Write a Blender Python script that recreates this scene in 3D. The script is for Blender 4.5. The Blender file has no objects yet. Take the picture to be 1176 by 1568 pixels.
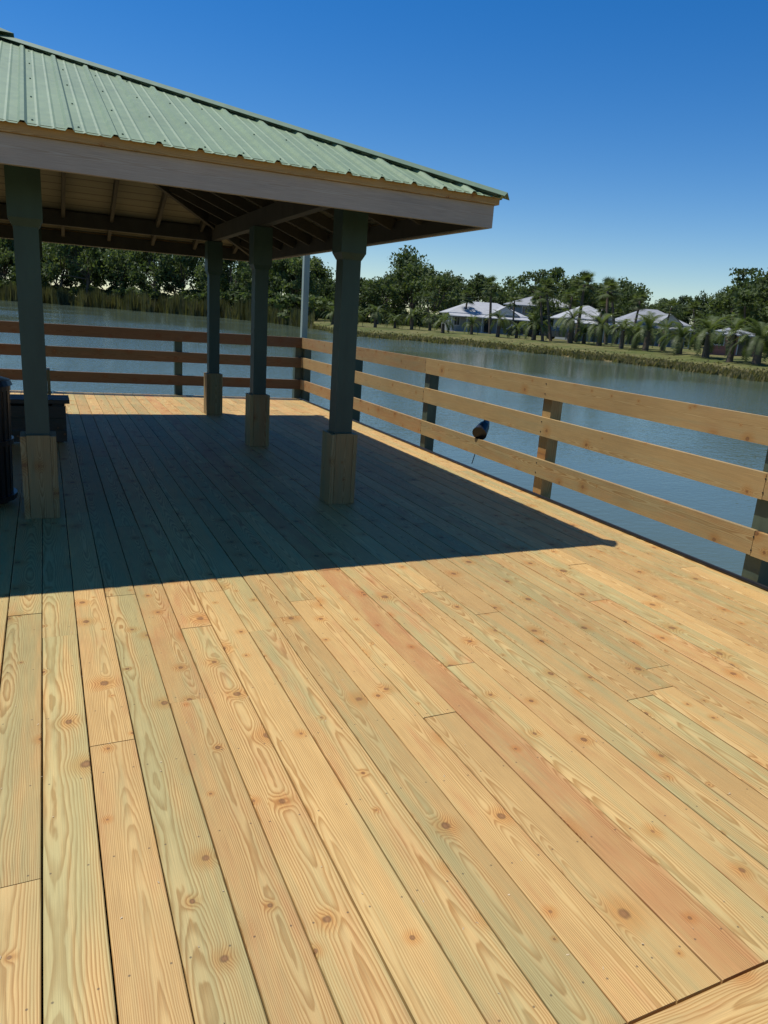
import bpy, math, random
import numpy as np
from mathutils import Vector, Matrix
random.seed(7)
scene = bpy.context.scene
COL = scene.collection

# ------------------------------------------------------------------ node helpers
class NT:
    def __init__(s, name):
        s.mat = bpy.data.materials.new(name); s.mat.use_nodes = True
        s.t = s.mat.node_tree; s.t.nodes.clear()
        s.out = s.t.nodes.new('ShaderNodeOutputMaterial')
        s.p = s.t.nodes.new('ShaderNodeBsdfPrincipled')
        s.t.links.new(s.p.outputs[0], s.out.inputs[0])
    def put(s, sock, v):
        if hasattr(v, 'is_output'): s.t.links.new(v, sock)
        elif v is not None:
            if sock.type == 'RGBA' and len(v) == 3: v = (*v, 1)
            sock.default_value = v
    def m(s, op, a, b=None, c=None, clamp=False):
        n = s.t.nodes.new('ShaderNodeMath'); n.operation = op; n.use_clamp = clamp
        s.put(n.inputs[0], a)
        if b is not None: s.put(n.inputs[1], b)
        if c is not None: s.put(n.inputs[2], c)
        return n.outputs[0]
    def attr(s, name, sep=True):
        n = s.t.nodes.new('ShaderNodeAttribute'); n.attribute_name = name
        if not sep: return n
        x = s.t.nodes.new('ShaderNodeSeparateXYZ'); s.t.links.new(n.outputs['Vector'], x.inputs[0])
        return x.outputs[0], x.outputs[1], x.outputs[2]
    def pos(s):
        n = s.t.nodes.new('ShaderNodeNewGeometry'); return n.outputs['Position']
    def sep(s, v):
        x = s.t.nodes.new('ShaderNodeSeparateXYZ'); s.t.links.new(v, x.inputs[0]); return x.outputs[0], x.outputs[1], x.outputs[2]
    def comb(s, x, y, z):
        n = s.t.nodes.new('ShaderNodeCombineXYZ'); s.put(n.inputs[0], x); s.put(n.inputs[1], y); s.put(n.inputs[2], z); return n.outputs[0]
    def noise(s, vec, scale=1., detail=2., rough=.5, dist=0.):
        n = s.t.nodes.new('ShaderNodeTexNoise'); s.put(n.inputs['Vector'], vec)
        n.inputs['Scale'].default_value = scale; n.inputs['Detail'].default_value = detail
        n.inputs['Roughness'].default_value = rough; n.inputs['Distortion'].default_value = dist
        return n.outputs['Fac']
    def mr(s, v, a, b, c=0., d=1., smooth=True):
        n = s.t.nodes.new('ShaderNodeMapRange'); n.interpolation_type = 'SMOOTHSTEP' if smooth else 'LINEAR'
        s.put(n.inputs[0], v); n.inputs[1].default_value = a; n.inputs[2].default_value = b
        n.inputs[3].default_value = c; n.inputs[4].default_value = d
        return n.outputs[0]
    def mix(s, f, a, b, mode='MIX'):
        n = s.t.nodes.new('ShaderNodeMix'); n.data_type = 'RGBA'; n.blend_type = mode
        s.put(n.inputs[0], f); s.put(n.inputs[6], a); s.put(n.inputs[7], b); return n.outputs[2]
    def bump(s, h, strength=.5, distance=.01):
        n = s.t.nodes.new('ShaderNodeBump'); n.inputs['Strength'].default_value = strength
        n.inputs['Distance'].default_value = distance; s.put(n.inputs['Height'], h)
        s.t.links.new(n.outputs[0], s.p.inputs['Normal'])
    def fin(s, col, rough=.6, spec=.5, metal=0.):
        s.put(s.p.inputs['Base Color'], col); s.put(s.p.inputs['Roughness'], rough)
        s.p.inputs['Specular IOR Level'].default_value = spec; s.p.inputs['Metallic'].default_value = metal
        return s.mat

def wood_mat(name, tan, green, red, grain=1.0, screws=False, rough=.62, gain=1.0, knots=True):
    n = NT(name)
    u, v, w = n.attr('buv'); ra, rb, rc = n.attr('brnd')
    seed = n.m('MULTIPLY', ra, 53.)
    n1 = n.noise(n.comb(seed, n.m('MULTIPLY', v, .8), rb), 1., 1.5, .5)
    d = n.m('ADD', n.m('MULTIPLY_ADD', rb, .06, .012), n.m('MULTIPLY', n.m('SUBTRACT', n1, .5), .10))
    wob = n.noise(n.comb(n.m('MULTIPLY', u, 16.), n.m('MULTIPLY', v, 2.8), seed), 1., 3., .6)
    vo = n.t.nodes.new('ShaderNodeTexVoronoi'); vo.voronoi_dimensions = '2D'; vo.inputs['Scale'].default_value = 3.9
    n.t.links.new(n.comb(n.m('ADD', u, seed), n.m('MULTIPLY', v, .93), 0.), vo.inputs['Vector'])
    kd = n.m('DIVIDE', vo.outputs['Distance'], 3.9)
    kc_ = n.t.nodes.new('ShaderNodeSeparateColor'); n.t.links.new(vo.outputs['Color'], kc_.inputs[0])
    ks = n.m('MULTIPLY_ADD', n.m('POWER', kc_.outputs[0], 1.6), 1.35, .28)
    kd = n.m('DIVIDE', kd, ks)
    ke = n.m('EXPONENT', n.m('MULTIPLY', n.m('POWER', n.m('DIVIDE', kd, .032), 2.), -1.))
    cx = n.m('MULTIPLY', n.m('SUBTRACT', rc, .5), .13)
    rr = n.m('SQRT', n.m('ADD', n.m('POWER', n.m('SUBTRACT', u, cx), 2.), n.m('POWER', n.m('ADD', w, d), 2.)))
    rr = n.m('ADD', rr, n.m('MULTIPLY', wob, .010))
    if knots: rr = n.m('ADD', rr, n.m('MULTIPLY', n.m('MULTIPLY', ke, ks), .013))
    sp = n.m('MULTIPLY_ADD', ra, .0026, .0030)
    f = n.m('FRACT', n.m('DIVIDE', rr, sp))
    lw = n.m('MULTIPLY', n.mr(f, .2, .85), n.mr(f, .86, 1., 1., 0.))
    fib = n.noise(n.comb(n.m('MULTIPLY', u, 380.), n.m('MULTIPLY', v, 6.), n.m('MULTIPLY', w, 300.)), 1., 1.5, .6)
    n3 = n.noise(n.comb(n.m('MULTIPLY', u, 12.), n.m('MULTIPLY', v, .9), n.m('ADD', seed, 9.)), 1., 3., .62)
    gsel = n.mr(n.m('ADD', n.m('MULTIPLY', rb, .7), n.m('MULTIPLY', n.m('SUBTRACT', n3, .5), 2.8)), .10, 1.0)
    rsel = n.mr(n.m('ADD', rc, n.m('MULTIPLY', n.m('SUBTRACT', wob, .5), 1.6)), .55, 1.25)
    c = n.mix(gsel, tan, green); c = n.mix(rsel, c, red)
    late = n.mix(1., c, (.64, .51, .37), 'MULTIPLY')
    lwf = n.m('MULTIPLY', lw, n.m('MULTIPLY', n.mr(n3, .3, .7, 1., .55), grain))
    c = n.mix(lwf, c, late)
    if knots:
        c = n.mix(n.mr(kd, .010, .060, .6, 0.), c, n.mix(1., c, (.90, .62, .36), 'MULTIPLY'))
        kc = n.mix(n.mr(kd, .002, .012), (.22, .10, .035), (.10, .045, .016))
        c = n.mix(n.mr(n.m('ADD', kd, n.m('MULTIPLY', n.m('SUBTRACT', wob, .5), .026)), .006, .0145, .8, 0.), c, kc)
    if screws:
        px, py, pz = n.sep(n.pos())
        dy = n.m('MULTIPLY', n.m('SUBTRACT', n.m('FRACT', n.m('DIVIDE', n.m('ADD', py, n.m('MULTIPLY', ra, .02)), .405)), .5), .405)
        dx = n.m('SUBTRACT', n.m('ABSOLUTE', n.m('ADD', u, n.m('MULTIPLY', n.m('SUBTRACT', rb, .5), .012))), .047)
        ds = n.m('SQRT', n.m('ADD', n.m('POWER', dy, 2.), n.m('POWER', dx, 2.)))
        c = n.mix(n.mr(ds, .0018, .0042, .7, 0.), c, (.06, .045, .03))
    bl = n.noise(n.pos(), 1.7, 4., .65)
    bri = n.m('MULTIPLY', n.m('MULTIPLY', n.m('MULTIPLY_ADD', fib, .6, .70), n.m('MULTIPLY_ADD', ra, .24, .88)), n.m('MULTIPLY', n.m('MULTIPLY_ADD', bl, .4, .8), gain))
    vs = n.t.nodes.new('ShaderNodeVectorMath'); vs.operation = 'SCALE'
    n.t.links.new(c, vs.inputs[0]); n.t.links.new(bri, vs.inputs['Scale'])
    n.bump(fib, .35, .0012)
    return n.fin(vs.outputs[0], rough, .35)

def paint_mat(name, col, var=.25, scale=6., rough=.5, spec=.4, stretch=(1, 1, .25)):
    n = NT(name)
    tc = n.t.nodes.new('ShaderNodeMapping'); tc.inputs['Scale'].default_value = stretch
    n.t.links.new(n.pos(), tc.inputs[0])
    a = n.noise(tc.outputs[0], scale, 4., .65)
    f = n.m('MULTIPLY_ADD', n.m('SUBTRACT', a, .5), var * 3, 1.)
    vs = n.t.nodes.new('ShaderNodeVectorMath'); vs.operation = 'SCALE'; vs.inputs[0].default_value = col
    n.t.links.new(f, vs.inputs['Scale'])
    return n.fin(vs.outputs[0], rough, spec)

TAN = (.540, .352, .130); GRN = (.400, .325, .132); RED = (.50, .262, .095)
M_deck = wood_mat('pine_deck_wood', TAN, GRN, RED, 1.0, True, gain=1.0)
M_rail = wood_mat('pine_rail_wood', (.46, .315, .13), (.37, .285, .13), (.42, .25, .10), .9, gain=.82)
M_railR = wood_mat('shaded_brown_rail_wood', (.14, .085, .04), (.11, .08, .04), (.14, .07, .03), .8)  # rear rails: brown darkened to carry the shade on their inner face
M_trim = wood_mat('raw_trim_wood', (.42, .29, .115), (.32, .23, .09), (.38, .22, .08), .9)
M_sleeve = wood_mat('sleeve_wood', (.30, .23, .10), (.19, .195, .10), (.28, .18, .075), .9)
M_fasc = wood_mat('weathered_fascia_paint', (.35, .335, .285), (.28, .27, .235), (.36, .32, .26), .5, knots=False)
M_green = paint_mat('dark_green_post_paint', (.026, .060, .046), .35, 5.)
M_postg = paint_mat('grey_green_post_paint', (.060, .08, .052), .5, 6.)
M_dark = paint_mat('dark_frame_wood', (.05, .045, .035), .4, 5., .8)
M_raft = paint_mat('rafter_paint', (.045, .045, .036), .35, 6., .7)
M_black = paint_mat('black_powder_coat', (.012, .012, .013), .2, 20., .35)
M_pole = paint_mat('pale_pole_paint', (.26, .32, .27), .2, 6.)
M_bench = wood_mat('shaded_bench_wood', (.06, .05, .035), (.045, .045, .03), (.06, .04, .03), .6)  # bench tones set dark, shade under the roof is in the colour

def metal_mat(name, col, rough=.38):
    n = NT(name)
    a = n.noise(n.pos(), 1.2, 4., .6); b = n.noise(n.pos(), 14., 4., .7)
    f = n.m('MULTIPLY_ADD', n.m('ADD', n.m('MULTIPLY', a, .6), n.m('MULTIPLY', b, .4)), .8, .6)
    vs = n.t.nodes.new('ShaderNodeVectorMath'); vs.operation = 'SCALE'; vs.inputs[0].default_value = col
    n.t.links.new(f, vs.inputs['Scale'])
    return n.fin(vs.outputs[0], n.m('MULTIPLY_ADD', b, .25, rough), .4, .0)
M_roof = metal_mat('green_metal_roof', (.205, .275, .15))
M_cap = metal_mat('green_ridge_cap', (.15, .21, .12))

def sheath_mat():
    n = NT('ceiling_planks')
    x, y, z = n.sep(n.pos())
    l = n.m('FRACT', n.m('DIVIDE', z, .056))
    line = n.m('MULTIPLY', n.mr(l, 0., .08), n.mr(l, .92, 1., 1., 0.))
    a = n.noise(n.comb(n.m('MULTIPLY', x, 2.), n.m('MULTIPLY', y, 2.), n.m('MULTIPLY', z, 40.)), 1., 3.)
    c = n.mix(a, (.12, .12, .085), (.21, .205, .145)); c = n.mix(line, (.04, .035, .025), c)
    return n.fin(c, .7)
M_sheath = sheath_mat()

# ------------------------------------------------------------------ board builder
class MB:
    def __init__(s): s.v = []; s.f = []; s.a = []; s.r = []; s.mi = []
    def board(s, p0, p1, w, t, side, ch=.0, rnd=None, mi=0):
        p0 = Vector(p0); p1 = Vector(p1); d = (p1 - p0); L = d.length; d.normalize()
        sd = Vector(side); sd = (sd - d * sd.dot(d)).normalized(); nn = sd.cross(d)
        if abs(nn.z) > .3 and nn.z < 0: nn = -nn
        W = w / 2; T = t / 2
        if ch > 0: prof = [(-W, -T), (W, -T), (W, T - ch), (W - ch, T), (-W + ch, T), (-W, T - ch)]
        else: prof = [(-W, -T), (W, -T), (W, T), (-W, T)]
        if rnd is None: rnd = (random.random(), random.random(), random.random())
        off = random.random() * 60; b = len(s.v); k = len(prof)
        for e, P in ((0, p0), (L, p1)):
            for (a, c) in prof:
                s.v.append(P + sd * a + nn * c); s.a.append((a, off + e, c)); s.r.append(rnd)
        flip = sd.cross(nn).dot(d) < 0
        fs = []
        for i in range(k):
            j = (i + 1) % k; fs.append([b + i, b + j, b + k + j, b + k + i])
        fs.append([b + i for i in range(k)][::-1]); fs.append([b + k + i for i in range(k)])
        for q in fs:
            s.f.append(q[::-1] if flip else q); s.mi.append(mi)
    def poly(s, pts, faces, mi=0):
        b = len(s.v); rnd = (random.random(), random.random(), random.random())
        for p in pts: s.v.append(Vector(p)); s.a.append((p[0], p[1], p[2])); s.r.append(rnd)
        for f in faces: s.f.append([b + i for i in f]); s.mi.append(mi)
    def frustum(s, c, w0, w1, z0, z1, mi=0):
        x, y = c; a = w0 / 2; q = w1 / 2
        s.poly([(x-a, y-a, z0), (x+a, y-a, z0), (x+a, y+a, z0), (x-a, y+a, z0), (x-q, y-q, z1), (x+q, y-q, z1), (x+q, y+q, z1), (x-q, y+q, z1)],
               [(3,2,1,0), (4,5,6,7), (0,1,5,4), (1,2,6,5), (2,3,7,6), (3,0,4,7)], mi)
    def tube(s, p0, p1, r0, r1, n=16, mi=0, cap=True):
        p0 = Vector(p0); p1 = Vector(p1); d = (p1 - p0).normalized()
        x = d.orthogonal().normalized(); y = d.cross(x); pts = []
        for P, r in ((p0, r0), (p1, r1)):
            for i in range(n):
                a = 2 * math.pi * i / n; pts.append(P + x * (r * math.cos(a)) + y * (r * math.sin(a)))
        fs = [(i, (i + 1) % n, n + (i + 1) % n, n + i) for i in range(n)]
        if cap: fs += [tuple(range(n))[::-1], tuple(range(n, 2 * n))]
        s.poly(pts, fs, mi)
    def obj(s, name, mats, parent=None, smooth=False):
        me = bpy.data.meshes.new(name); me.from_pydata([tuple(v) for v in s.v], [], s.f)
        for m in mats: me.materials.append(m)
        me.polygons.foreach_set('material_index', s.mi)
        for nm, dat in (('buv', s.a), ('brnd', s.r)):
            at = me.attributes.new(nm, 'FLOAT_VECTOR', 'POINT'); at.data.foreach_set('vector', np.array(dat, 'f').ravel())
        if smooth: me.polygons.foreach_set('use_smooth', [True] * len(me.polygons))
        me.update()
        o = bpy.data.objects.new(name, me); COL.objects.link(o)
        if parent: o.parent = parent
        return o
def empty(name, loc=(0, 0, 0)):
    e = bpy.data.objects.new(name, None); COL.objects.link(e); e.location = loc; e.empty_display_size = .2; return e

# ------------------------------------------------------------------ deck
XE = 4.12
def rearY(x): return 12.42 + (4.12 - x) * .10
P = .150; Y0 = .89
deck = MB(); rs = random.Random(11)
nb = 0; x = XE - P / 2
while x > -5.0:
    y = Y0; ye = rearY(x)
    first = True
    while y < ye - .05:
        L = rs.choice([1.83, 2.44, 3.05, 3.66, 3.66, 4.88]);
        if first: L = rs.uniform(.5, 3.6); first = False
        y1 = min(y + L, ye)
        if ye - y1 < .5: y1 = ye
        r = [rs.random(), rs.random(), rs.random() * .85]
        if abs(x - 1.5) < .07: r[2] = .98; r[1] = .1
        if abs(x - .344) < .075 or abs(x + .06) < .07: r[1] = 1.05; r[2] = .2
        if abs(x - .2) < .07 or abs(x - .52) < .07: r[1] = .1; r[2] = .62
        g = rs.choice([.003, .0045, .0055, .007])
        zz = rs.uniform(-.0012, .0012)
        dx = rs.uniform(-.0008, .0008)
        deck.board((x + dx, y + .0015, -.0165 + zz), (x + dx * -1, y1 - .0015, -.0165 + zz), P - g, .033, (1, 0, 0), .0025, tuple(r))
        y = y1
    x -= P
deck.board((-5.0, Y0 - .004 - .072, -.0165), (XE, Y0 - .004 - .072, -.0165), .142, .033, (0, 1, 0), .0022, (.5, .3, .6))
y = Y0 - .154 - .075
while y > -3.2:
    deck.board((-5.0, y, -.0165), (XE, y, -.0165), .145, .033, (0, 1, 0), .0022)
    y -= P
E_deck = empty('wooden_deck')
deck.obj('deck_boards', [M_deck], E_deck)
fr = MB()
for k in range(40):
    yy = -3.1 + k * .405
    if yy < 12.4: fr.board((-4.95, yy, -.12), (XE - .06, yy, -.12), .17, .04, (0, 0, 1))
fr.board((XE - .025, -3.25, -.14), (XE - .025, 12.4, -.14), .20, .045, (0, 0, 1))
fr.board((XE - .02, 12.36, -.14), (-5., rearY(-5) - .06, -.14), .20, .045, (0, 0, 1))
fr.poly([(-5, -3.2, -.23), (XE - .06, -3.2, -.23), (XE - .06, 12.35, -.23), (-5, 13.2, -.23)], [(0, 1, 2, 3)])  # added dark sheet below the joists, blocks light so board gaps stay dark
for px in (-4.5, -1.6, 1.3, 3.7):
    for py in (-2.5, .5, 3.5, 6.5, 9.5, 12.0): fr.tube((px, py, -2.2), (px, py, -.23), .13, .12, 12)
fr.obj('deck_frame_and_dark_backing', [M_dark], E_deck)
cd = MB(); cd.tube((XE - .075, -3.1, .014), (XE - .075, 12.3, .014), .014, .014, 8)
cd.obj('black_conduit', [M_black], E_deck)
ch = MB(); rc_ = random.Random(4)
for i in range(380):
    cx_ = rc_.uniform(-1.5, 4.0); cy_ = .9 + 7 * rc_.random() ** 1.5; a = rc_.uniform(0, 6.28); l = rc_.uniform(.001, .0042); w_ = rc_.uniform(.0007, .002)
    c_, s_ = math.cos(a), math.sin(a)
    pts = [(cx_ + c_*p*l - s_*q*w_, cy_ + s_*p*l + c_*q*w_, .0012 + h_) for (p, q, h_) in ((-1, -1, 0), (1, -1, .001), (1, 1, .002), (-1, 1, 0))]
    ch.poly(pts, [(0, 1, 2, 3)])
ch.obj('wood_shavings', [paint_mat('sawdust', (.50, .38, .22), .4, 30.), ])

# ------------------------------------------------------------------ railings
def railing(name, pts, railm, post_mats, inner, z_rails=((.885, 1.06), (.545, .715), (.165, .33)), joints=2):
    e = empty(name); rb = MB(); pb = MB()
    inner = Vector(inner)
    for (zb, zt) in z_rails:
        i = 0
        while i < len(pts) - 1:
            j = min(i + joints, len(pts) - 1)
            a = Vector((*pts[i], 0)); b = Vector((*pts[j], 0)); d = (b - a).normalized()
            q = random.uniform(-.005, .005)
            a2 = a + d * (.002 if i else -.07); b2 = b - d * (.002 if j < len(pts) - 1 else -.07)
            rb.board(a2 + inner * .082 + Vector((0, 0, (zb + zt) / 2 + q)), b2 + inner * .082 + Vector((0, 0, (zb + zt) / 2 - q)), zt - zb, .038, (0, 0, 1), .003)
            i = j
    for k, p in enumerate(pts):
        pb.board((p[0], p[1], -1.9), (p[0], p[1], 1.025), .122, .122, (1, 0, 0), 0, None, post_mats[k])
    rb.obj('rails', [railm], e); pb.obj('posts', [M_postg, M_trim, M_green], e)
    bb = MB()
    for p in pts:
        for (zb, zt) in z_rails:
            for dz in (.045, -.045):
                c = Vector((p[0], p[1], (zb + zt) / 2 + dz)) + inner * .100
                bb.tube(c, c + inner * .005, .006, .005, 8)
    bb.obj('bolts', [M_black], e)
    return e
posts = [(4.185, 12.40 - 2.343 * k) for k in range(7)]
railing('wooden_railing', posts, M_rail, [0, 2, 0, 1, 0, 1, 1], (-1, 0, 0))
rp = []
for k in range(5):
    xx = 4.185 - .02 - 2.15 * k; rp.append((xx, rearY(xx) + .06))
rp[0] = (4.05, rearY(4.05) + .075)
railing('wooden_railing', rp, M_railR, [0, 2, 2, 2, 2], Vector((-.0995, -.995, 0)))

pb = MB(); pb.board((4.17, 12.57, -1.5), (4.17, 12.57, 3.0), .10, .10, (1, 0, 0)); pb.frustum((4.17, 12.57), .13, .04, 3.0, 3.06)
pb.obj('lamp_post', [M_pole])

e = empty('garden_spotlight'); b = MB()
b.tube((4.20, 6.50, .45), (4.10, 6.42, .385), .06, .08, 16); b.tube((4.26, 6.545, .49), (4.20, 6.50, .45), .03, .06, 16)
b.tube((4.21, 6.51, .58), (4.20, 6.50, .46), .009, .009, 8); b.tube((4.20, 6.52, .40), (4.17, 6.62, .02), .005, .005, 6)
b.board((4.17, 6.43, .57), (4.17, 6.57, .57), .05, .03, (0, 0, 1))
b.obj('lamp_head', [M_black], e)

# ------------------------------------------------------------------ gazebo
E_g = empty('gazebo')
CX, CY, HS = -.28, 7.80, 3.15
SL = .385
def zr(d): return 2.36 + (HS - d) * SL
PXs = [2.14, -.075, -2.7]; PYs = [5.43, 8.0, 10.43]
pm = MB(); sm = MB(); hb = MB()
for i, px in enumerate(PXs):
    for j, py in enumerate(PYs):
        if i == 1 and j == 1: continue
        pm.board((px, py, 0.0), (px, py, 2.33), .145, .145, (1, 0, 0))
        pm.frustum((px, py), .15, .20, 1.90, 1.95); pm.frustum((px, py), .20, .20, 1.9502, 2.328)
        hgt = .58
        for sy in (-1, 1):
            sm.board((px, py + sy * .0925, 0.002), (px, py + sy * .0925, hgt), .146, .038, (1, 0, 0), .003)
        for sx in (-1, 1):
            sm.board((px + sx * .0925, py, 0.002), (px + sx * .0925, py, hgt - .006), .222, .036, (0, 1, 0), .003)
pm.obj('posts', [M_green], E_g); sm.obj('post_sleeves', [M_sleeve], E_g)
for py in (PYs[0], PYs[2]): hb.board((PXs[2] - .1, py, 2.42), (PXs[0] + .1, py, 2.42), .17, .09, (0, 0, 1))
for px in (PXs[0], PXs[2]): hb.board((px, PYs[0] + .05, 2.418), (px, PYs[2] - .05, 2.418), .17, .09, (0, 0, 1))
# dark boards added inside the fascia, standing in for shade on its bounce-lit back
for sy in (-1, 1): hb.board((CX - 3.09, CY + sy * 3.112, 2.232), (CX + 3.09, CY + sy * 3.112, 2.232), .15, .03, (0, 0, 1))
for sx in (-1, 1): hb.board((CX + sx * 3.112, CY - 3.09, 2.2325), (CX + sx * 3.112, CY + 3.09, 2.2325), .15, .03, (0, 0, 1))
for side in range(4):
    def W(s, d, z):
        x, y = [(s, -d), (d, s), (-s, d), (-d, -s)][side]
        return Vector((CX + x, CY + y, z))
    sidev = W(1, 0, 0) - W(0, 0, 0)
    s = -2.8
    while s <= 2.81:
        d1 = max(abs(s) + .03, .12)
        if d1 < 3.0: hb.board(W(s, 3.09, zr(3.09) - .047 - .055), W(s, d1, zr(d1) - .047 - .055), .04, .10, sidev)
        s += .56
    c0 = W(3.08, 3.08, zr(3.08) - .12); c1 = W(0, 0, zr(0) - .12)
    hb.board(c0, c1, .045, .14, (c1 - c0).cross(Vector((0, 0, 1))))
hb.obj('rafters_and_beams', [M_raft], E_g)
sh = MB(); zz = zr(3.15) - .045; za = zr(0) - .045
sh.poly([(CX-3.15, CY-3.15, zz), (CX+3.15, CY-3.15, zz), (CX+3.15, CY+3.15, zz), (CX-3.15, CY+3.15, zz), (CX, CY, za)],
        [(1, 0, 4), (2, 1, 4), (3, 2, 4), (0, 3, 4)])
sh.obj('roof_sheathing', [M_sheath], E_g)
fb = MB(); H_ = HS
for sy in (-1, 1):
    fb.board((CX - H_ - .02, CY + sy * (H_ + .0), 2.225), (CX + H_ + .02, CY + sy * (H_ + .0), 2.225), .15, .04, (0, 0, 1), 0, None, 0)
    fb.board((CX - H_ - .045, CY + sy * (H_ + .012), 2.33), (CX + H_ + .045, CY + sy * (H_ + .012), 2.33), .056, .064, (0, 0, 1), 0, None, 1)
for sx in (-1, 1):
    fb.board((CX + sx * H_, CY - H_ + .022, 2.2245), (CX + sx * H_, CY + H_ - .022, 2.2245), .15, .04, (0, 0, 1), 0, None, 0)
    fb.board((CX + sx * (H_ + .012), CY - H_ + .021, 2.3295), (CX + sx * (H_ + .012), CY + H_ - .021, 2.3295), .055, .064, (0, 0, 1), 0, None, 1)
fb.obj('fascia', [M_fasc, M_trim], E_g)
rf = MB(); HM = HS + .075
prof = []
k = -14; PW = .2286
while k <= 14:
    c = k * PW
    prof += [(c - .024, 0), (c - .010, .019), (c + .010, .019), (c + .024, 0)]
    for q in (.076, .152): prof += [(c + q - .012, 0), (c + q, .004), (c + q + .012, 0)]
    k += 1
prof = [p for p in prof if abs(p[0]) < HM - .01]
prof = sorted(prof + [(0.0001, .019)], key=lambda a: a[0])
prof = [(-HM, 0)] + prof + [(HM, 0)]
for side in range(4):
    def W(s, d, z):
        x, y = [(s, -d), (d, s), (-s, d), (-d, -s)][side]
        return (CX + x, CY + y, z)
    pts = []; fs = []
    for i, (s, h) in enumerate(prof):
        dd = max(abs(s), 0.0)
        pts += [W(s, HM, zr(HM) + h + .012), W(s, dd, zr(dd) + h + .012)]
        if i: fs.append((2*i-2, 2*i, 2*i+1, 2*i-1))
    rf.poly(pts, fs)
ro = rf.obj('metal_roof_panels', [M_roof], E_g)
so = ro.modifiers.new('thick', 'SOLIDIFY'); so.thickness = .002; so.offset = -1
sc_ = MB()
for side in range(4):
    def W(s, d, z):
        x, y = [(s, -d), (d, s), (-s, d), (-d, -s)][side]
        return Vector((CX + x, CY + y, z))
    for d in (3.1, 2.45, 1.8, 1.15, .5):
        k = -14
        while k < 14:
            s = k * PW + .048
            if abs(s) < d - .1:
                c = W(s, d, zr(d) + .012); sc_.tube(c, c + Vector((0, 0, .006)), .0065, .005, 6)
            k += 1
sc_.obj('roof_screws', [M_cap], E_g)
cp = MB()
for (sx, sy) in ((1, -1), (1, 1), (-1, 1), (-1, -1)):
    def pt(d, off, lift):
        return Vector((CX + sx * d, CY + sy * d, zr(d) + lift)) + Vector((sx, -sy, 0)) * off
    a = HM + .005
    pts = [pt(a, -.06, .028), pt(a, 0, .052), pt(a, .06, .028), pt(0, -.06, .028), pt(0, 0, .052), pt(0, .06, .028)]
    for q in (0, 2, 3, 5): pts[q].z += -.06 * SL + .012
    cp.poly(pts, [(0, 3, 4, 1), (1, 4, 5, 2)])
cp.frustum((CX, CY), .34, .06, zr(0) + .02, zr(0) + .09)
co = cp.obj('hip_caps', [M_cap], E_g)
so = co.modifiers.new('thick', 'SOLIDIFY'); so.thickness = .003

# ------------------------------------------------------------------ bench and trash can
e = empty('wooden_bench'); b = MB()
for k in range(3): b.board((-1.7, 8.30 + k * .145, .43), (.20, 8.30 + k * .145, .43), .138, .04, (0, 1, 0), .003)
for bx in (-1.45, .08):
    b.board((bx, 8.26, .2), (bx, 8.62, .2), .40, .09, (0, 0, 1))
for k in range(3): b.board((-1.65, 8.235, .075 + k * .125), (.16, 8.235, .075 + k * .125), .12, .035, (0, 0, 1))
b.board((-1.65, 8.64, .35), (.16, 8.64, .35), .11, .035, (0, 0, 1))
b.obj('bench_frame', [M_bench], e)
e = empty('trash_can'); b = MB(); tx, ty = -.525, 5.80
for k in range(28):
    a = 2 * math.pi * k / 28; c, s_ = math.cos(a), math.sin(a)
    b.board((tx + .255 * c, ty + .255 * s_, .05), (tx + .275 * c, ty + .275 * s_, .84), .036, .006, (-s_, c, 0))
b.tube((tx, ty, .06), (tx, ty, .82), .235, .235, 28)
for zc in (.05, .45, .83): b.tube((tx, ty, zc), (tx, ty, zc + .035), .285, .285, 32)
b.tube((tx, ty, .866), (tx, ty, .90), .30, .285, 32); b.tube((tx, ty, .90), (tx, ty, .94), .285, .14, 32)
for k in range(3): b.tube((tx + .2 * math.cos(k * 2.1), ty + .2 * math.sin(k * 2.1), 0), (tx + .2 * math.cos(k * 2.1), ty + .2 * math.sin(k * 2.1), .06), .02, .02, 8)
b.obj('can_body', [M_black], e)

# ------------------------------------------------------------------ terrain and water
def AZ(az, d, z=0.): r = math.radians(az); return Vector((d * math.sin(r), d * math.cos(r), z))
tab = [(-180, 25), (-120, 60), (-90, 120), (-60, 200), (-30, 250), (-10, 255), (-2.5, 240), (5.85, 196), (13.5, 162), (17, 138), (21.5, 92), (30, 87), (39.7, 71), (44.3, 66), (51.8, 55.6), (70, 48), (100, 40), (140, 28), (180, 25)]
ta = np.array([t[0] for t in tab]); td = np.array([t[1] for t in tab])
def shore(az): 
    d = float(np.interp(az, ta, td)); return d * (1 + .012 * math.sin(az * 1.7) + .008 * math.sin(az * 4.1 + 1))
offs = [(-8, -1.9), (0, -1.03), (.8, -.9), (3, -.72), (7, -.42), (14, -.1), (26, .05), (80, .1), (400, .3), (3500, .0)]
V = []; F = []; NA = 360
for i in range(NA):
    az = -180 + i * 360 / NA; d0 = shore(az)
    for (o, z) in offs: V.append(AZ(az, d0 + o, z + (random.uniform(-.05, .05) if 0 < o < 100 else 0)))
nO = len(offs)
for i in range(NA):
    j = (i + 1) % NA
    for k in range(nO - 1): F.append((i*nO+k, i*nO+k+1, j*nO+k+1, j*nO+k))
me = bpy.data.meshes.new('ground'); me.from_pydata(V, [], F); me.update()
g = bpy.data.objects.new('ground', me); COL.objects.link(g)
for p in me.polygons: p.use_smooth = True
n = NT('grass_ground')
a = n.noise(n.pos(), .12, 5., .6); b2 = n.noise(n.pos(), 1.6, 5., .75); x_, y_, z_ = n.sep(n.pos())
c = n.mix(n.mr(a, .35, .65), (.105, .120, .035), (.20, .17, .07)); c = n.mix(n.mr(b2, .42, .62, 0., .8), c, (.06, .08, .022))
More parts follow.
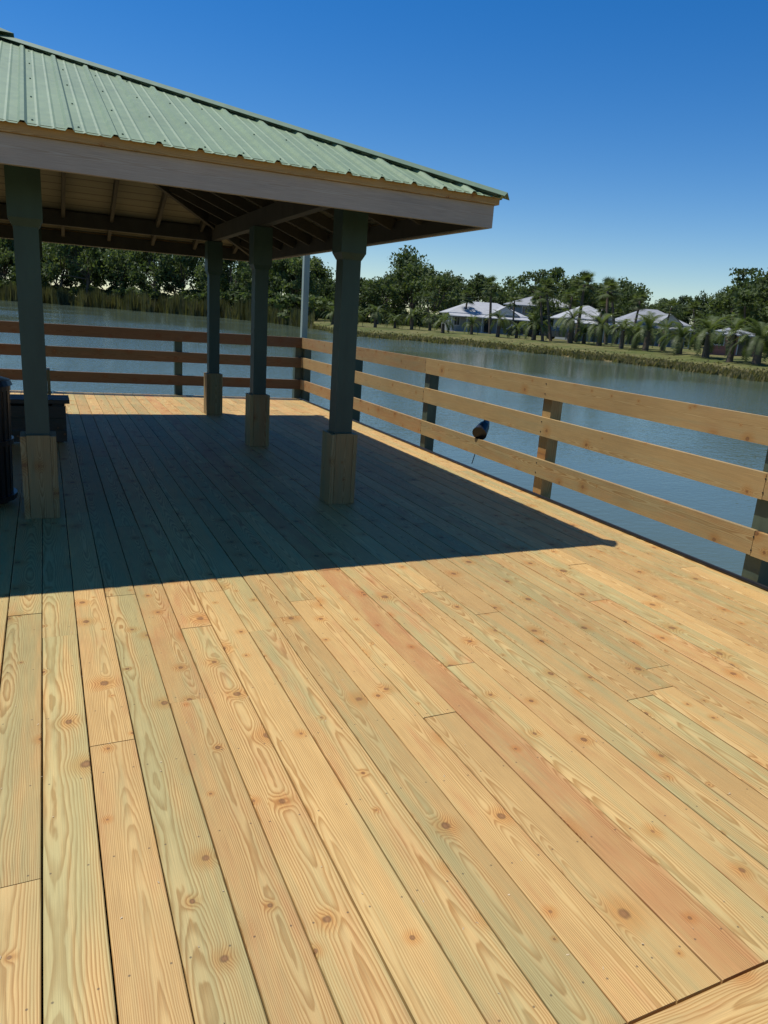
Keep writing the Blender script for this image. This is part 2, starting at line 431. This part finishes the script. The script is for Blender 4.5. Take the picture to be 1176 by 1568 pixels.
c = n.mix(n.mr(z_, -.95, -.6, .8, 0.), c, (.20, .15, .07)); n.bump(b2, .8, .25)
me.materials.append(n.fin(c, .9, .1))
me = bpy.data.meshes.new('water'); S = 700
me.from_pydata([(-S, -S, -1), (S, -S, -1), (S, S, -1), (-S, S, -1)], [], [(0, 1, 2, 3)])
w = bpy.data.objects.new('water', me); COL.objects.link(w)
n = NT('pond_water')
mp = n.t.nodes.new('ShaderNodeMapping'); mp.inputs['Rotation'].default_value = (0, 0, .35); mp.inputs['Scale'].default_value = (1, 1.8, 1)
n.t.links.new(n.pos(), mp.inputs[0])
w1 = n.noise(mp.outputs[0], 1.6, 1.5, .5, .4); w2 = n.noise(mp.outputs[0], 6.5, 2., .6, .3)
big = n.noise(n.pos(), .035, 3., .6)
h = n.m('MULTIPLY', n.m('ADD', n.m('MULTIPLY', w1, .45), n.m('MULTIPLY', w2, .5)), n.mr(big, .38, .6, .22, 1.))
n.bump(h, .6, .06)
n.p.inputs['IOR'].default_value = 1.33
me.materials.append(n.fin(n.mix(big, (.075, .105, .075), (.10, .13, .09)), .07, .5))

# ------------------------------------------------------------------ vegetation
def fol_mat(name, dark, light, rough=.7, trans=.35):
    n = NT(name); a = n.attr('shade', False)
    ns = n.noise(n.pos(), .35, 2., .6)
    f = n.m('ADD', n.m('MULTIPLY', a.outputs['Fac'], .65), n.m('MULTIPLY', n.m('SUBTRACT', ns, .3), .8), clamp=True)
    c = n.mix(f, dark, light); m = n.fin(c, rough, .2)
    tr = n.t.nodes.new('ShaderNodeBsdfTranslucent'); n.t.links.new(n.mix(1., c, (1.2, 1.3, .6), 'MULTIPLY'), tr.inputs[0])
    mx = n.t.nodes.new('ShaderNodeMixShader'); mx.inputs[0].default_value = trans
    n.t.links.new(n.p.outputs[0], mx.inputs[1]); n.t.links.new(tr.outputs[0], mx.inputs[2]); n.t.links.new(mx.outputs[0], n.out.inputs[0])
    return m
M_leaf = fol_mat('oak_foliage', (.036, .058, .024), (.15, .185, .07))
M_palm = fol_mat('palm_foliage', (.05, .075, .022), (.17, .20, .075), .5)
M_reed = fol_mat('reed_foliage', (.060, .062, .026), (.165, .15, .068))
M_shg = fol_mat('shore_grass', (.10, .095, .035), (.25, .21, .095))
M_bark = paint_mat('bark', (.13, .10, .075), .5, 3., .9, .1)

class Geo:
    def __init__(s): s.V = []; s.F = []; s.S = []; s.M = []; s.n = 0
    def add(s, V, F, S, mi):
        s.V.append(V); s.F.append(F + s.n); s.S.append(S); s.M.append(np.full(len(F), mi, 'i')); s.n += len(V)
    def leaves(s, C, size, rng, mi=0, sh=None, flat=1.):
        n_ = len(C); a = rng.normal(size=(n_, 3)); a[:, 2] *= flat; a /= np.linalg.norm(a, axis=1)[:, None]
        b = np.cross(a, rng.normal(size=(n_, 3))); b /= np.linalg.norm(b, axis=1)[:, None]
        sz = size * rng.uniform(.6, 1.4, (n_, 1))
        V = np.stack([C + a * sz, C - a * sz * .5 + b * sz * .7, C - a * sz * .5 - b * sz * .7], 1).reshape(-1, 3)
        if sh is None: sh = rng.uniform(0, 1, n_)
        s.add(V, np.arange(3 * n_).reshape(-1, 3), np.repeat(sh, 3), mi)
    def limb(s, p0, p1, r0, r1, mi=1, k=6):
        p0 = np.array(p0, float); p1 = np.array(p1, float); d = p1 - p0; d /= np.linalg.norm(d) + 1e-9
        x = np.cross(d, [.3, .9, .1]); x /= np.linalg.norm(x); y = np.cross(d, x)
        an = np.arange(k) * 2 * np.pi / k; ring = np.outer(np.cos(an), x) + np.outer(np.sin(an), y)
        V = np.concatenate([p0 + ring * r0, p1 + ring * r1]); F = []
        for i in range(k):
            j = (i + 1) % k; F += [(i, j, k + j), (i, k + j, k + i)]
        s.add(V, np.array(F), np.full(len(V), .5), mi)
    def tris(s, V, sh, mi=0):
        V = np.array(V).reshape(-1, 3); s.add(V, np.arange(len(V)).reshape(-1, 3), np.repeat(sh, 3) if np.ndim(sh) else np.full(len(V), sh), mi)
    def merge(s, g, loc, rot, sc, dsh=0.):
        V, F, S, M = g.arr(); c, q = math.cos(rot), math.sin(rot)
        R = np.array([[c, -q, 0], [q, c, 0], [0, 0, 1]]); V2 = (V * np.array(sc)) @ R.T + np.array(loc)
        s.V.append(V2); s.F.append(F + s.n); s.S.append(S + dsh); s.M.append(M); s.n += len(V)
    def arr(s): return np.concatenate(s.V), np.concatenate(s.F), np.concatenate(s.S), np.concatenate(s.M)
    def mesh(s, name, mats):
        V, F, S, M = s.arr(); me = bpy.data.meshes.new(name)
        me.vertices.add(len(V)); me.vertices.foreach_set('co', V.astype('f').ravel())
        me.loops.add(len(F) * 3); me.loops.foreach_set('vertex_index', F.astype('i').ravel())
        me.polygons.add(len(F)); me.polygons.foreach_set('loop_start', np.arange(0, 3 * len(F), 3, dtype='i'))
        me.polygons.foreach_set('material_index', M)
        at = me.attributes.new('shade', 'FLOAT', 'POINT'); at.data.foreach_set('value', S.astype('f'))
        for m in mats: me.materials.append(m)
        me.update(calc_edges=True); me.validate(); return me
    def obj(s, name, mats, loc=(0, 0, 0)):
        o = bpy.data.objects.new(name, s.mesh(name, mats)); COL.objects.link(o); o.location = loc; return o

def oak(seed, H, R, per=150, lobes=20, leaf=.28, base=.30):
    rng = np.random.default_rng(seed); g = Geo()
    top = np.array([rng.normal() * .3, rng.normal() * .3, H * base])
    g.limb((0, 0, -.3), top, H * .028, H * .02)
    for i in range(lobes):
        an = rng.uniform(0, 2 * np.pi); rad = R * .8 * math.sqrt(rng.uniform()); r = R * rng.uniform(.14, .34)
        zt = H - r * .75 - (rad / R) ** 2 * H * .25; z = rng.uniform(H * base * 1.1, zt) if i > 5 else zt * rng.uniform(.9, 1.05)
        c = np.array([math.cos(an) * rad, math.sin(an) * rad, z])
        if i < 10: g.limb(top, c, H * .011, H * .003, k=4)
        dr = rng.normal(size=(per, 3)); dr /= np.linalg.norm(dr, axis=1)[:, None]
        C = c + dr * (r * (rng.uniform(.15, 1.45, (per, 1)) ** .8)) * np.array([1, 1, .75])
        g.leaves(C, leaf, rng, 0, rng.uniform(.0, .6) + rng.uniform(0, .5, per))
    return g
def pine(seed, H, R, leaf=.30):
    rng = np.random.default_rng(seed); g = Geo(); lean = rng.normal(size=2) * .4
    g.limb((0, 0, -.3), (lean[0], lean[1], H * .96), H * .014, H * .004)
    for i in range(14):
        z = H * rng.uniform(.55, .97); an = rng.uniform(0, 6.28); rad = R * rng.uniform(.2, .9) * (1.25 - z / H) * 1.8
        f = z / H; c = np.array([lean[0] * f + math.cos(an) * rad, lean[1] * f + math.sin(an) * rad, z])
        g.limb((lean[0] * f, lean[1] * f, z - .5), c, .07, .03, k=4)
        per = 50; dr = rng.normal(size=(per, 3)); C = c + dr * R * .18 * np.array([1, 1, .5])
        g.leaves(C, leaf, rng, 0, rng.uniform(0, .5) + rng.uniform(0, .4, per))
    return g
oaks = [oak(100 + i, 10, 4.6 + .5 * (i % 3)) for i in range(7)]
pines = [pine(200 + i, 12, 3.2) for i in range(4)]
bush = [oak(300 + i, 3.4, 2.8, 70, 11, .34, .08) for i in range(3)]
TM = [M_leaf, M_bark]
rng = random.Random(5)
def treeline(name, az0, az1, doff, rows, hfun, spacing, pine_p=.15, bushes=1.):
    G = Geo()
    for r_ in range(rows):
        az = az0 + rng.uniform(0, 1)
        while az < az1:
            d = shore(az) + doff + r_ * 9 + rng.uniform(-3, 3)
            h = hfun(az) * rng.uniform(.66, 1.14); ds = rng.uniform(-.35, .3)
            if rng.random() < pine_p: sc = h / 12 * 1.2; G.merge(rng.choice(pines), AZ(az, d, 0), rng.uniform(0, 6.28), (sc, sc, sc), ds)
            else: sc = h / 10; G.merge(rng.choice(oaks), AZ(az, d, -.3), rng.uniform(0, 6.28), (sc * rng.uniform(.7, 1.0), sc * .9, sc), ds)
            az += math.degrees(spacing / d) * rng.uniform(.7, 1.3)
        az = az0
        while az < az1:
            d = shore(az) + doff - 4 + r_ * 8 + rng.uniform(-2, 2); s = rng.uniform(.9, 1.6) * bushes
            G.merge(rng.choice(bush), AZ(az, d, -.2), rng.uniform(0, 6.28), (s * 1.2, s * 1.2, s), rng.uniform(-.2, .2)); az += math.degrees(4.5 / d)
    return G.obj(name, TM)
hL = lambda az: float(np.interp(az, [-30, -2.5, 3, 6, 8.8, 10, 13, 17, 20], [18.5, 19, 20, 19.5, 16, 12, 14.5, 12, 11]))
treeline('distant_tree_line', -32, 19, 14, 3, hL, 7.5, .22)
hR = lambda az: float(np.interp(az, [18, 25, 26.5, 30, 33, 36, 40, 44, 47, 49, 52, 60], [11.5, 11.5, 15, 13, 12, 12.5, 11, 10, 8.5, 11, 14.5, 14]))
treeline('distant_tree_line', 18, 88, 70, 3, hR, 7., .2, .8)

G = Geo(); r2 = np.random.default_rng(3); N = 17000
azs = r2.uniform(-30, 19, N)
sd = np.array([shore(a) for a in azs]) + r2.uniform(-3.0, 4.5, N)
hh = (2.3 + .7 * np.sin(azs * 2.3) + .6 * np.sin(azs * 5.7) + .4 * np.sin(azs * 13.) + r2.uniform(-.7, 1.8, N)) * np.interp(azs, [-5, 8, 14, 19], [1.0, 1.0, 1.05, .55])
hh = np.maximum(hh, .5)
aa = np.radians(azs); C = np.stack([sd * np.sin(aa), sd * np.cos(aa), np.full(N, -1.1)], 1)
wd = r2.uniform(.10, .30, N); ang = r2.uniform(0, 6.28, N)
dv = np.stack([np.cos(ang), np.sin(ang), np.zeros(N)], 1) * wd[:, None]; tip = C + np.stack([r2.normal(size=N) * .3, r2.normal(size=N) * .3, hh + .5], 1)
G.tris(np.stack([C - dv, C + dv, tip], 1), np.clip(r2.uniform(0, 1, N) + .35 * np.sin(azs * 3.1), 0, 1))
G.obj('reed_bed', [M_reed])
G = Geo(); N = 20000; azs = r2.uniform(17, 80, N); off_ = np.abs(r2.normal(size=N)) * 3.2 - .7
sd = np.array([shore(a) for a in azs]) + off_; aa = np.radians(azs)
C = np.stack([sd * np.sin(aa), sd * np.cos(aa), np.interp(off_, [-1, 0, 3, 7, 14], [-1.05, -1.03, -.72, -.45, -.1])], 1)
hh = r2.uniform(.12, .45, N) * np.interp(off_, [-1, 1, 5], [1.2, 1., .5]); ang = r2.uniform(0, 6.28, N)
dv = np.stack([np.cos(ang), np.sin(ang), np.zeros(N)], 1) * r2.uniform(.06, .2, N)[:, None]
tip = C + np.stack([r2.normal(size=N) * .1, r2.normal(size=N) * .1, hh], 1)
G.tris(np.stack([C - dv, C + dv, tip], 1), r2.uniform(0, 1, N)); G.obj('shoreline_grass', [M_shg])

def date_palm(seed, th=1.8):
    rng = np.random.default_rng(seed); g = Geo()
    for i in range(5): g.limb((0, 0, th * i / 5 - .2), (0, 0, th * (i + 1) / 5 - .2), .32 - .02 * i, .28 - .02 * i, 1, 9)
    T = []; S = []
    for i in range(34):
        an = rng.uniform(0, 6.28); el = math.radians(rng.uniform(0, 85)); L = rng.uniform(2.0, 2.9)
        h = np.array([math.cos(an), math.sin(an), 0]); p = np.array([0, 0, th - .1]); e_ = el; sh = rng.uniform(.1, 1)
        side = np.array([-math.sin(an), math.cos(an), 0]); ns = 9
        for k in range(ns):
            d = h * math.cos(e_) + np.array([0, 0, math.sin(e_)]); q = p + d * L / ns
            ll = .38 * math.sin(math.pi * (k + 1.2) / (ns + 2)) + .06
            for sg in (-1, 1):
                for o in (0, .5):
                    b = p + (q - p) * o; tipp = b + side * sg * ll * .8 + d * ll * .6 + np.array([0, 0, -ll * .1])
                    T.append([b, b + d * .12, tipp]); S.append(sh)
            p = q; e_ -= math.radians(9 + 4 * math.cos(el))
    g.tris(T, np.array(S)); return g
def fan_palm(seed, th=7.):
    rng = np.random.default_rng(seed); g = Geo(); b = np.array([0, 0, -.2]); ln = rng.normal(size=2) * .12
    for i in range(6):
        t = b + np.array([ln[0], ln[1], th / 6]); g.limb(b, t, .22 - .015 * i, .21 - .015 * i, 1, 8); b = t
    T = []; S = []
    for i in range(44):
        an = rng.uniform(0, 6.28); el = math.radians(rng.uniform(-50, 85)); d = np.array([math.cos(an) * math.cos(el), math.sin(an) * math.cos(el), math.sin(el)])
        st = b + d * rng.uniform(.55, 1.1); s1 = np.cross(d, [0, 0, 1.]); s1 /= np.linalg.norm(s1) + 1e-6; sh = rng.uniform(.1, 1) * (1 if el > -.3 else .4)
        for a in np.linspace(-1.1, 1.1, 9):
            dd = d * math.cos(a) + s1 * math.sin(a); tp = st + dd * .95 + np.array([0, 0, -.22]); pr = np.cross(dd, np.cross(d, s1)) * .08
            T.append([st - pr, st + pr, tp]); S.append(sh)
    g.tris(T, np.array(S)); return g
PMt = [M_palm, M_bark]
dp = [date_palm(s, t).mesh('date_palm_mesh', PMt) for s, t in ((1, 2.0), (2, 2.5), (3, 1.6))]
fp = [fan_palm(s, t).mesh('fan_palm_mesh', PMt) for s, t in ((4, 6.5), (5, 6.1), (6, 6.8))]
def place(me, name, az, d, z, sc):
    o = bpy.data.objects.new(name, me); COL.objects.link(o); o.location = AZ(az, d, z); o.scale = (sc,) * 3; o.rotation_euler = (0, 0, random.uniform(0, 6.28)); return o
for i, (az, off_, sc) in enumerate([(22.3, 20, .8), (23.8, 18, .9), (25.3, 22, .8), (26.6, 20, .95), (28.0, 22, .8), (29.0, 16, .95), (31.2, 20, .8), (33.2, 18, .95), (34.6, 20, .8), (35.9, 17, 1.05), (38.6, 18, 1.2), (39.6, 22, .9), (40.7, 19, 1.15), (42.3, 15, .85), (43.2, 20, 1.1), (44.0, 16, 1.15), (45.2, 20, .9), (46.3, 14, 1.1), (48.1, 13, 1.15), (49.7, 11, .95), (51.4, 12, 1.2), (54.5, 12, 1.1), (58, 13, 1.), (63, 12, 1.1), (20.5, 14, .85)]):
    place(dp[i % 3], 'date_palm', az, shore(az) + off_, -.15, sc)
for i, (az, d, sc) in enumerate([(32.6, 118, 1.12), (36.6, 92, .88), (37.2, 96, .95), (39.0, 96, 1.1), (41.2, 98, 1.1), (41.9, 104, 1.02), (42.9, 110, .95), (30.4, 125, .95), (47.4, 100, .75), (34.3, 112, .8), (40.2, 108, .8), (44.9, 108, .8), (38.1, 118, 1.0), (28.0, 122, .8), (50.6, 92, .8)]):
    place(fp[i % 3], 'fan_palm', az, d, 0, sc)
for i, (az, d, sc) in enumerate([(35.6, 150, 1.05), (16.7, 185, 1.15), (31.0, 165, .92), (52.3, 100, .95), (3.0, 236, 1.5)]):
    place(pines[i % 4].mesh('pine_mesh', TM), 'pine_tree', az, d, 0, sc)
for i, (az, d, sc) in enumerate([(26.6, 150, 1.25), (28.4, 140, 1.0), (49.6, 104, .88), (52.0, 92, 1.0), (38.0, 160, 1.0), (45.2, 132, .72), (24.0, 145, .9)]):
    place(oaks[i % 7].mesh('oak_mesh', TM), 'oak_tree', az, d, -.1, sc)

# ------------------------------------------------------------------ houses
M_wall = paint_mat('pale_siding', (.25, .27, .26), .12, 3.); M_wall2 = paint_mat('grey_siding', (.16, .19, .20), .12, 3.)
M_white = paint_mat('white_trim', (.50, .50, .48), .08, 3.)
M_tin = metal_mat('grey_metal_roof', (.27, .28, .285), .5); M_tin2 = metal_mat('pale_metal_roof', (.37, .375, .37), .5)
n = NT('window_glass'); M_glass = n.fin((.02, .03, .035), .08, .6)
n = NT('red_brick'); br = n.t.nodes.new('ShaderNodeTexBrick'); br.inputs['Scale'].default_value = 1.; br.inputs['Brick Width'].default_value = .22; br.inputs['Row Height'].default_value = .075; br.inputs['Mortar Size'].default_value = .01
br.inputs['Color1'].default_value = (.32, .09, .055, 1); br.inputs['Color2'].default_value = (.25, .07, .045, 1); br.inputs['Mortar'].default_value = (.35, .3, .27, 1)
xx_, yy_, zz_ = n.sep(n.pos()); n.t.links.new(n.comb(n.m('ADD', xx_, yy_), zz_, 0.), br.inputs['Vector']); M_brick = n.fin(br.outputs['Color'], .85, .2)
def hip(b, x0, x1, y0, y1, z, h, mi, th=.12):
    w, d = x1 - x0, y1 - y0; i = min(w, d) / 2
    if w >= d: r0 = (x0 + i, (y0 + y1) / 2, z + h); r1 = (x1 - i, (y0 + y1) / 2, z + h)
    else: r0 = ((x0 + x1) / 2, y0 + i, z + h); r1 = ((x0 + x1) / 2, y1 - i, z + h)
    pts = [(x0, y0, z), (x1, y0, z), (x1, y1, z), (x0, y1, z), r0, r1]
    fs = [(0, 1, 5, 4), (2, 3, 4, 5), (1, 2, 5), (3, 0, 4)] if w >= d else [(0, 1, 4), (1, 2, 5, 4), (2, 3, 5), (3, 0, 4, 5)]
    b.poly(pts, fs, mi)
    b.poly([(x0, y0, z - th), (x1, y0, z - th), (x1, y1, z - th), (x0, y1, z - th), (x0, y0, z - .002), (x1, y0, z - .002), (x1, y1, z - .002), (x0, y1, z - .002)],
           [(3,2,1,0), (0,1,5,4), (1,2,6,5), (2,3,7,6), (3,0,4,7)], 3)
def box(b, x0, x1, y0, y1, z0, z1, mi):
    b.poly([(x0,y0,z0),(x1,y0,z0),(x1,y1,z0),(x0,y1,z0),(x0,y0,z1),(x1,y0,z1),(x1,y1,z1),(x0,y1,z1)], [(3,2,1,0),(4,5,6,7),(0,1,5,4),(1,2,6,5),(2,3,7,6),(3,0,4,7)], mi)
def house(name, az, d, turn, w, dp_, wh, rh, wall, tin, storeys=1, porch=True, z0=0.1, gable=False):
    e = empty(name, AZ(az, d, z0)); e.rotation_euler = (0, 0, -math.radians(az) + math.radians(turn))
    mats = [wall, tin, M_glass, M_white]
    b = MB(); box(b, -w/2, w/2, -dp_/2, dp_/2, -.6, wh, 0); b.obj('walls', mats, e)
    b = MB(); hip(b, -w/2-.5, w/2+.5, -dp_/2-.5, dp_/2+.5, wh + .12, rh, 1)
    if gable:
        gx = w * .22; gw = w * .2; gy = -dp_/2 - .9; zt = wh + .15
        b.poly([(gx - gw, gy, zt), (gx + gw, gy, zt), (gx, gy, zt + rh * .72), (gx - gw, 0, zt), (gx + gw, 0, zt), (gx, 0, zt + rh * .72)], [(0, 3, 5, 2), (1, 2, 5, 4)], 1)
        b.poly([(gx - gw + .1, gy + .15, zt), (gx + gw - .1, gy + .15, zt), (gx, gy + .15, zt + rh * .68)], [(0, 1, 2)], 3)
    b.obj('roof', mats, e)
    b = MB(); nw = max(2, int(w / 2.4)); t = MB()
    for st in range(storeys):
        zb = st * 2.8 + .95
        for k in range(nw):
            cx_ = -w/2 + w * (k + .5) / nw
            if st == 0 and k == nw // 2:
                box(b, cx_ - .45, cx_ + .45, -dp_/2 - .03, -dp_/2 + .02, .05, 2.1, 2); box(t, cx_ - .55, cx_ + .55, -dp_/2 - .02, -dp_/2 + .02, .04, 2.2, 3); continue
            box(b, cx_ - .42, cx_ + .42, -dp_/2 - .05, -dp_/2 + .02, zb, zb + 1.25, 2)
            box(t, cx_ - .52, cx_ + .52, -dp_/2 - .03, -dp_/2 + .02, zb - .1, zb + 1.35, 3); box(t, cx_ - .02, cx_ + .02, -dp_/2 - .07, -dp_/2 - .052, zb, zb + 1.25, 3)
        for sx in (-1, 1):
            for cy in (-dp_/4, dp_/4):
                x_a = sx * w / 2; box(b, min(x_a, x_a + sx * .05), max(x_a, x_a + sx * .05), cy - .4, cy + .4, zb, zb + 1.2, 2)
                box(t, min(x_a, x_a + sx * .03), max(x_a, x_a + sx * .03), cy - .5, cy + .5, zb - .1, zb + 1.3, 3)
    b.obj('windows_and_door', mats, e); t.obj('trim', mats, e)
    if porch:
        b = MB(); pd = 2.2; yo = -dp_/2
        pz = min(wh, 2.75) - .1
        b.poly([(-w/2-.3, yo-pd-.2, pz-.25), (w/2+.3, yo-pd-.2, pz-.25), (w/2+.3, yo-.06, pz+.25), (-w/2-.3, yo-.06, pz+.25), (-w/2-.3, yo-pd-.2, pz-.37), (w/2+.3, yo-pd-.2, pz-.37), (w/2+.3, yo-.06, pz+.1), (-w/2-.3, yo-.06, pz+.1)], [(0,1,2,3), (7,6,5,4), (0,4,5,1), (1,5,6,2), (3,7,4,0)], 1)
        xx = -w/2
        while xx <= w/2 + .01:
            box(b, xx - .07, xx + .07, yo - pd, yo - pd + .14, .0, pz - .38, 3); xx += w / max(3, round(w / 2.6))
        box(b, -w/2, w/2, yo - pd - .1, yo - .07, -.5, .0, 3)
        b.obj('porch', mats, e)
    return e
house('ranch_house', 31.9, 128, 12, 12.5, 8, 2.8, 2.0, M_wall, M_tin2, gable=True)
house('two_storey_house', 36.2, 148, -8, 12, 9, 5.2, 2.0, M_wall2, M_tin, 2)
house('cottage', 39.4, 112, 20, 7.0, 6, 2.9, 1.9, M_wall, M_tin2, gable=True)
house('cottage', 43.9, 115, 14, 9.0, 7, 2.9, 2.0, M_wall2, M_tin, gable=True)
house('brick_house', 49.5, 86, 4, 4.6, 4, 1.9, .7, M_brick, M_tin, porch=False)
def car(az, d, turn, col):
    e = empty('parked_car', AZ(az, d, .1)); e.rotation_euler = (0, 0, -math.radians(az) + math.radians(turn))
    mp_ = paint_mat('car_paint', col, .05, 3., .25, .6); b = MB()
    prof = [(-2.25, .35), (-2.28, .85), (-2.1, 1.02), (-1.75, 1.1), (-1.35, 1.62), (.55, 1.66), (1.15, 1.12), (2.1, .95), (2.25, .7), (2.25, .35)]
    nP = len(prof); pts = []
    for yy in (-.88, .88):
        for (px, pz) in prof: pts.append((px, yy * (1 if pz < 1.2 else .82), pz))
    b.poly(pts, [tuple(range(nP)), tuple(range(nP, 2 * nP))[::-1]] + [(i, nP + i, nP + (i + 1) % nP, (i + 1) % nP) for i in range(nP)])
    b.obj('body', [mp_], e)
    b = MB()
    for sy in (-1, 1): b.poly([(-1.6, sy*.885, 1.14), (.95, sy*.885, 1.14), (.5, sy*.76, 1.58), (-1.3, sy*.76, 1.58)], [(0, 1, 2, 3)])
    b.obj('windows', [M_glass], e)
    b = MB()
    for wx in (-1.4, 1.4):
        for sy in (-1, 1): b.tube((wx, sy * .72, .34), (wx, sy * .92, .34), .34, .34, 20)
    b.obj('wheels', [M_black], e)
car(34.9, 112, 10, (.02, .022, .025)); car(37.9, 104, -15, (.03, .035, .04))

# ------------------------------------------------------------------ light, sky, camera
sdir = Vector((-.79, .69, 2.33)).normalized()
L = bpy.data.lights.new('sun', 'SUN'); L.energy = 4.9; L.angle = math.radians(.53); L.color = (1., .968, .92)
so = bpy.data.objects.new('sun', L); COL.objects.link(so); so.rotation_euler = (-sdir).to_track_quat('-Z', 'Y').to_euler()
W_ = bpy.data.worlds.new('World'); scene.world = W_; W_.use_nodes = True; nt = W_.node_tree
bg = nt.nodes['Background']; sk = nt.nodes.new('ShaderNodeTexSky'); sk.sky_type = 'NISHITA'; sk.sun_disc = False
sk.sun_elevation = math.asin(sdir.z); sk.sun_rotation = math.atan2(sdir.x, sdir.y) % (2 * math.pi)
sk.air_density = 1.0; sk.dust_density = .1; sk.ozone_density = 4.0; sk.altitude = 0
hs = nt.nodes.new('ShaderNodeHueSaturation'); hs.inputs['Saturation'].default_value = 1.4; hs.inputs['Hue'].default_value = .508
nt.links.new(sk.outputs[0], hs.inputs['Color']); nt.links.new(hs.outputs[0], bg.inputs[0]); bg.inputs[1].default_value = .112

cam = bpy.data.cameras.new('camera'); co = bpy.data.objects.new('camera', cam); COL.objects.link(co)
cam.sensor_fit = 'VERTICAL'; cam.sensor_height = 36; cam.lens = 36 * 1105 / 1568; cam.clip_start = .05; cam.clip_end = 6000
yaw, pit, rol = math.radians(25.44), math.radians(15.08), math.radians(3.9)
R0 = Vector((math.cos(yaw), -math.sin(yaw), 0)); Fw = Vector((math.sin(yaw) * math.cos(pit), math.cos(yaw) * math.cos(pit), -math.sin(pit))); U0 = R0.cross(Fw)
Rr = R0 * math.cos(rol) + U0 * math.sin(rol); Uu = U0 * math.cos(rol) - R0 * math.sin(rol)
m = Matrix((Rr, Uu, -Fw)).transposed().to_4x4(); m.translation = Vector((0, 0, 1.5)); co.matrix_world = m
scene.camera = co
scene.view_settings.view_transform = 'Standard'; scene.view_settings.look = 'None'; scene.view_settings.exposure = 0
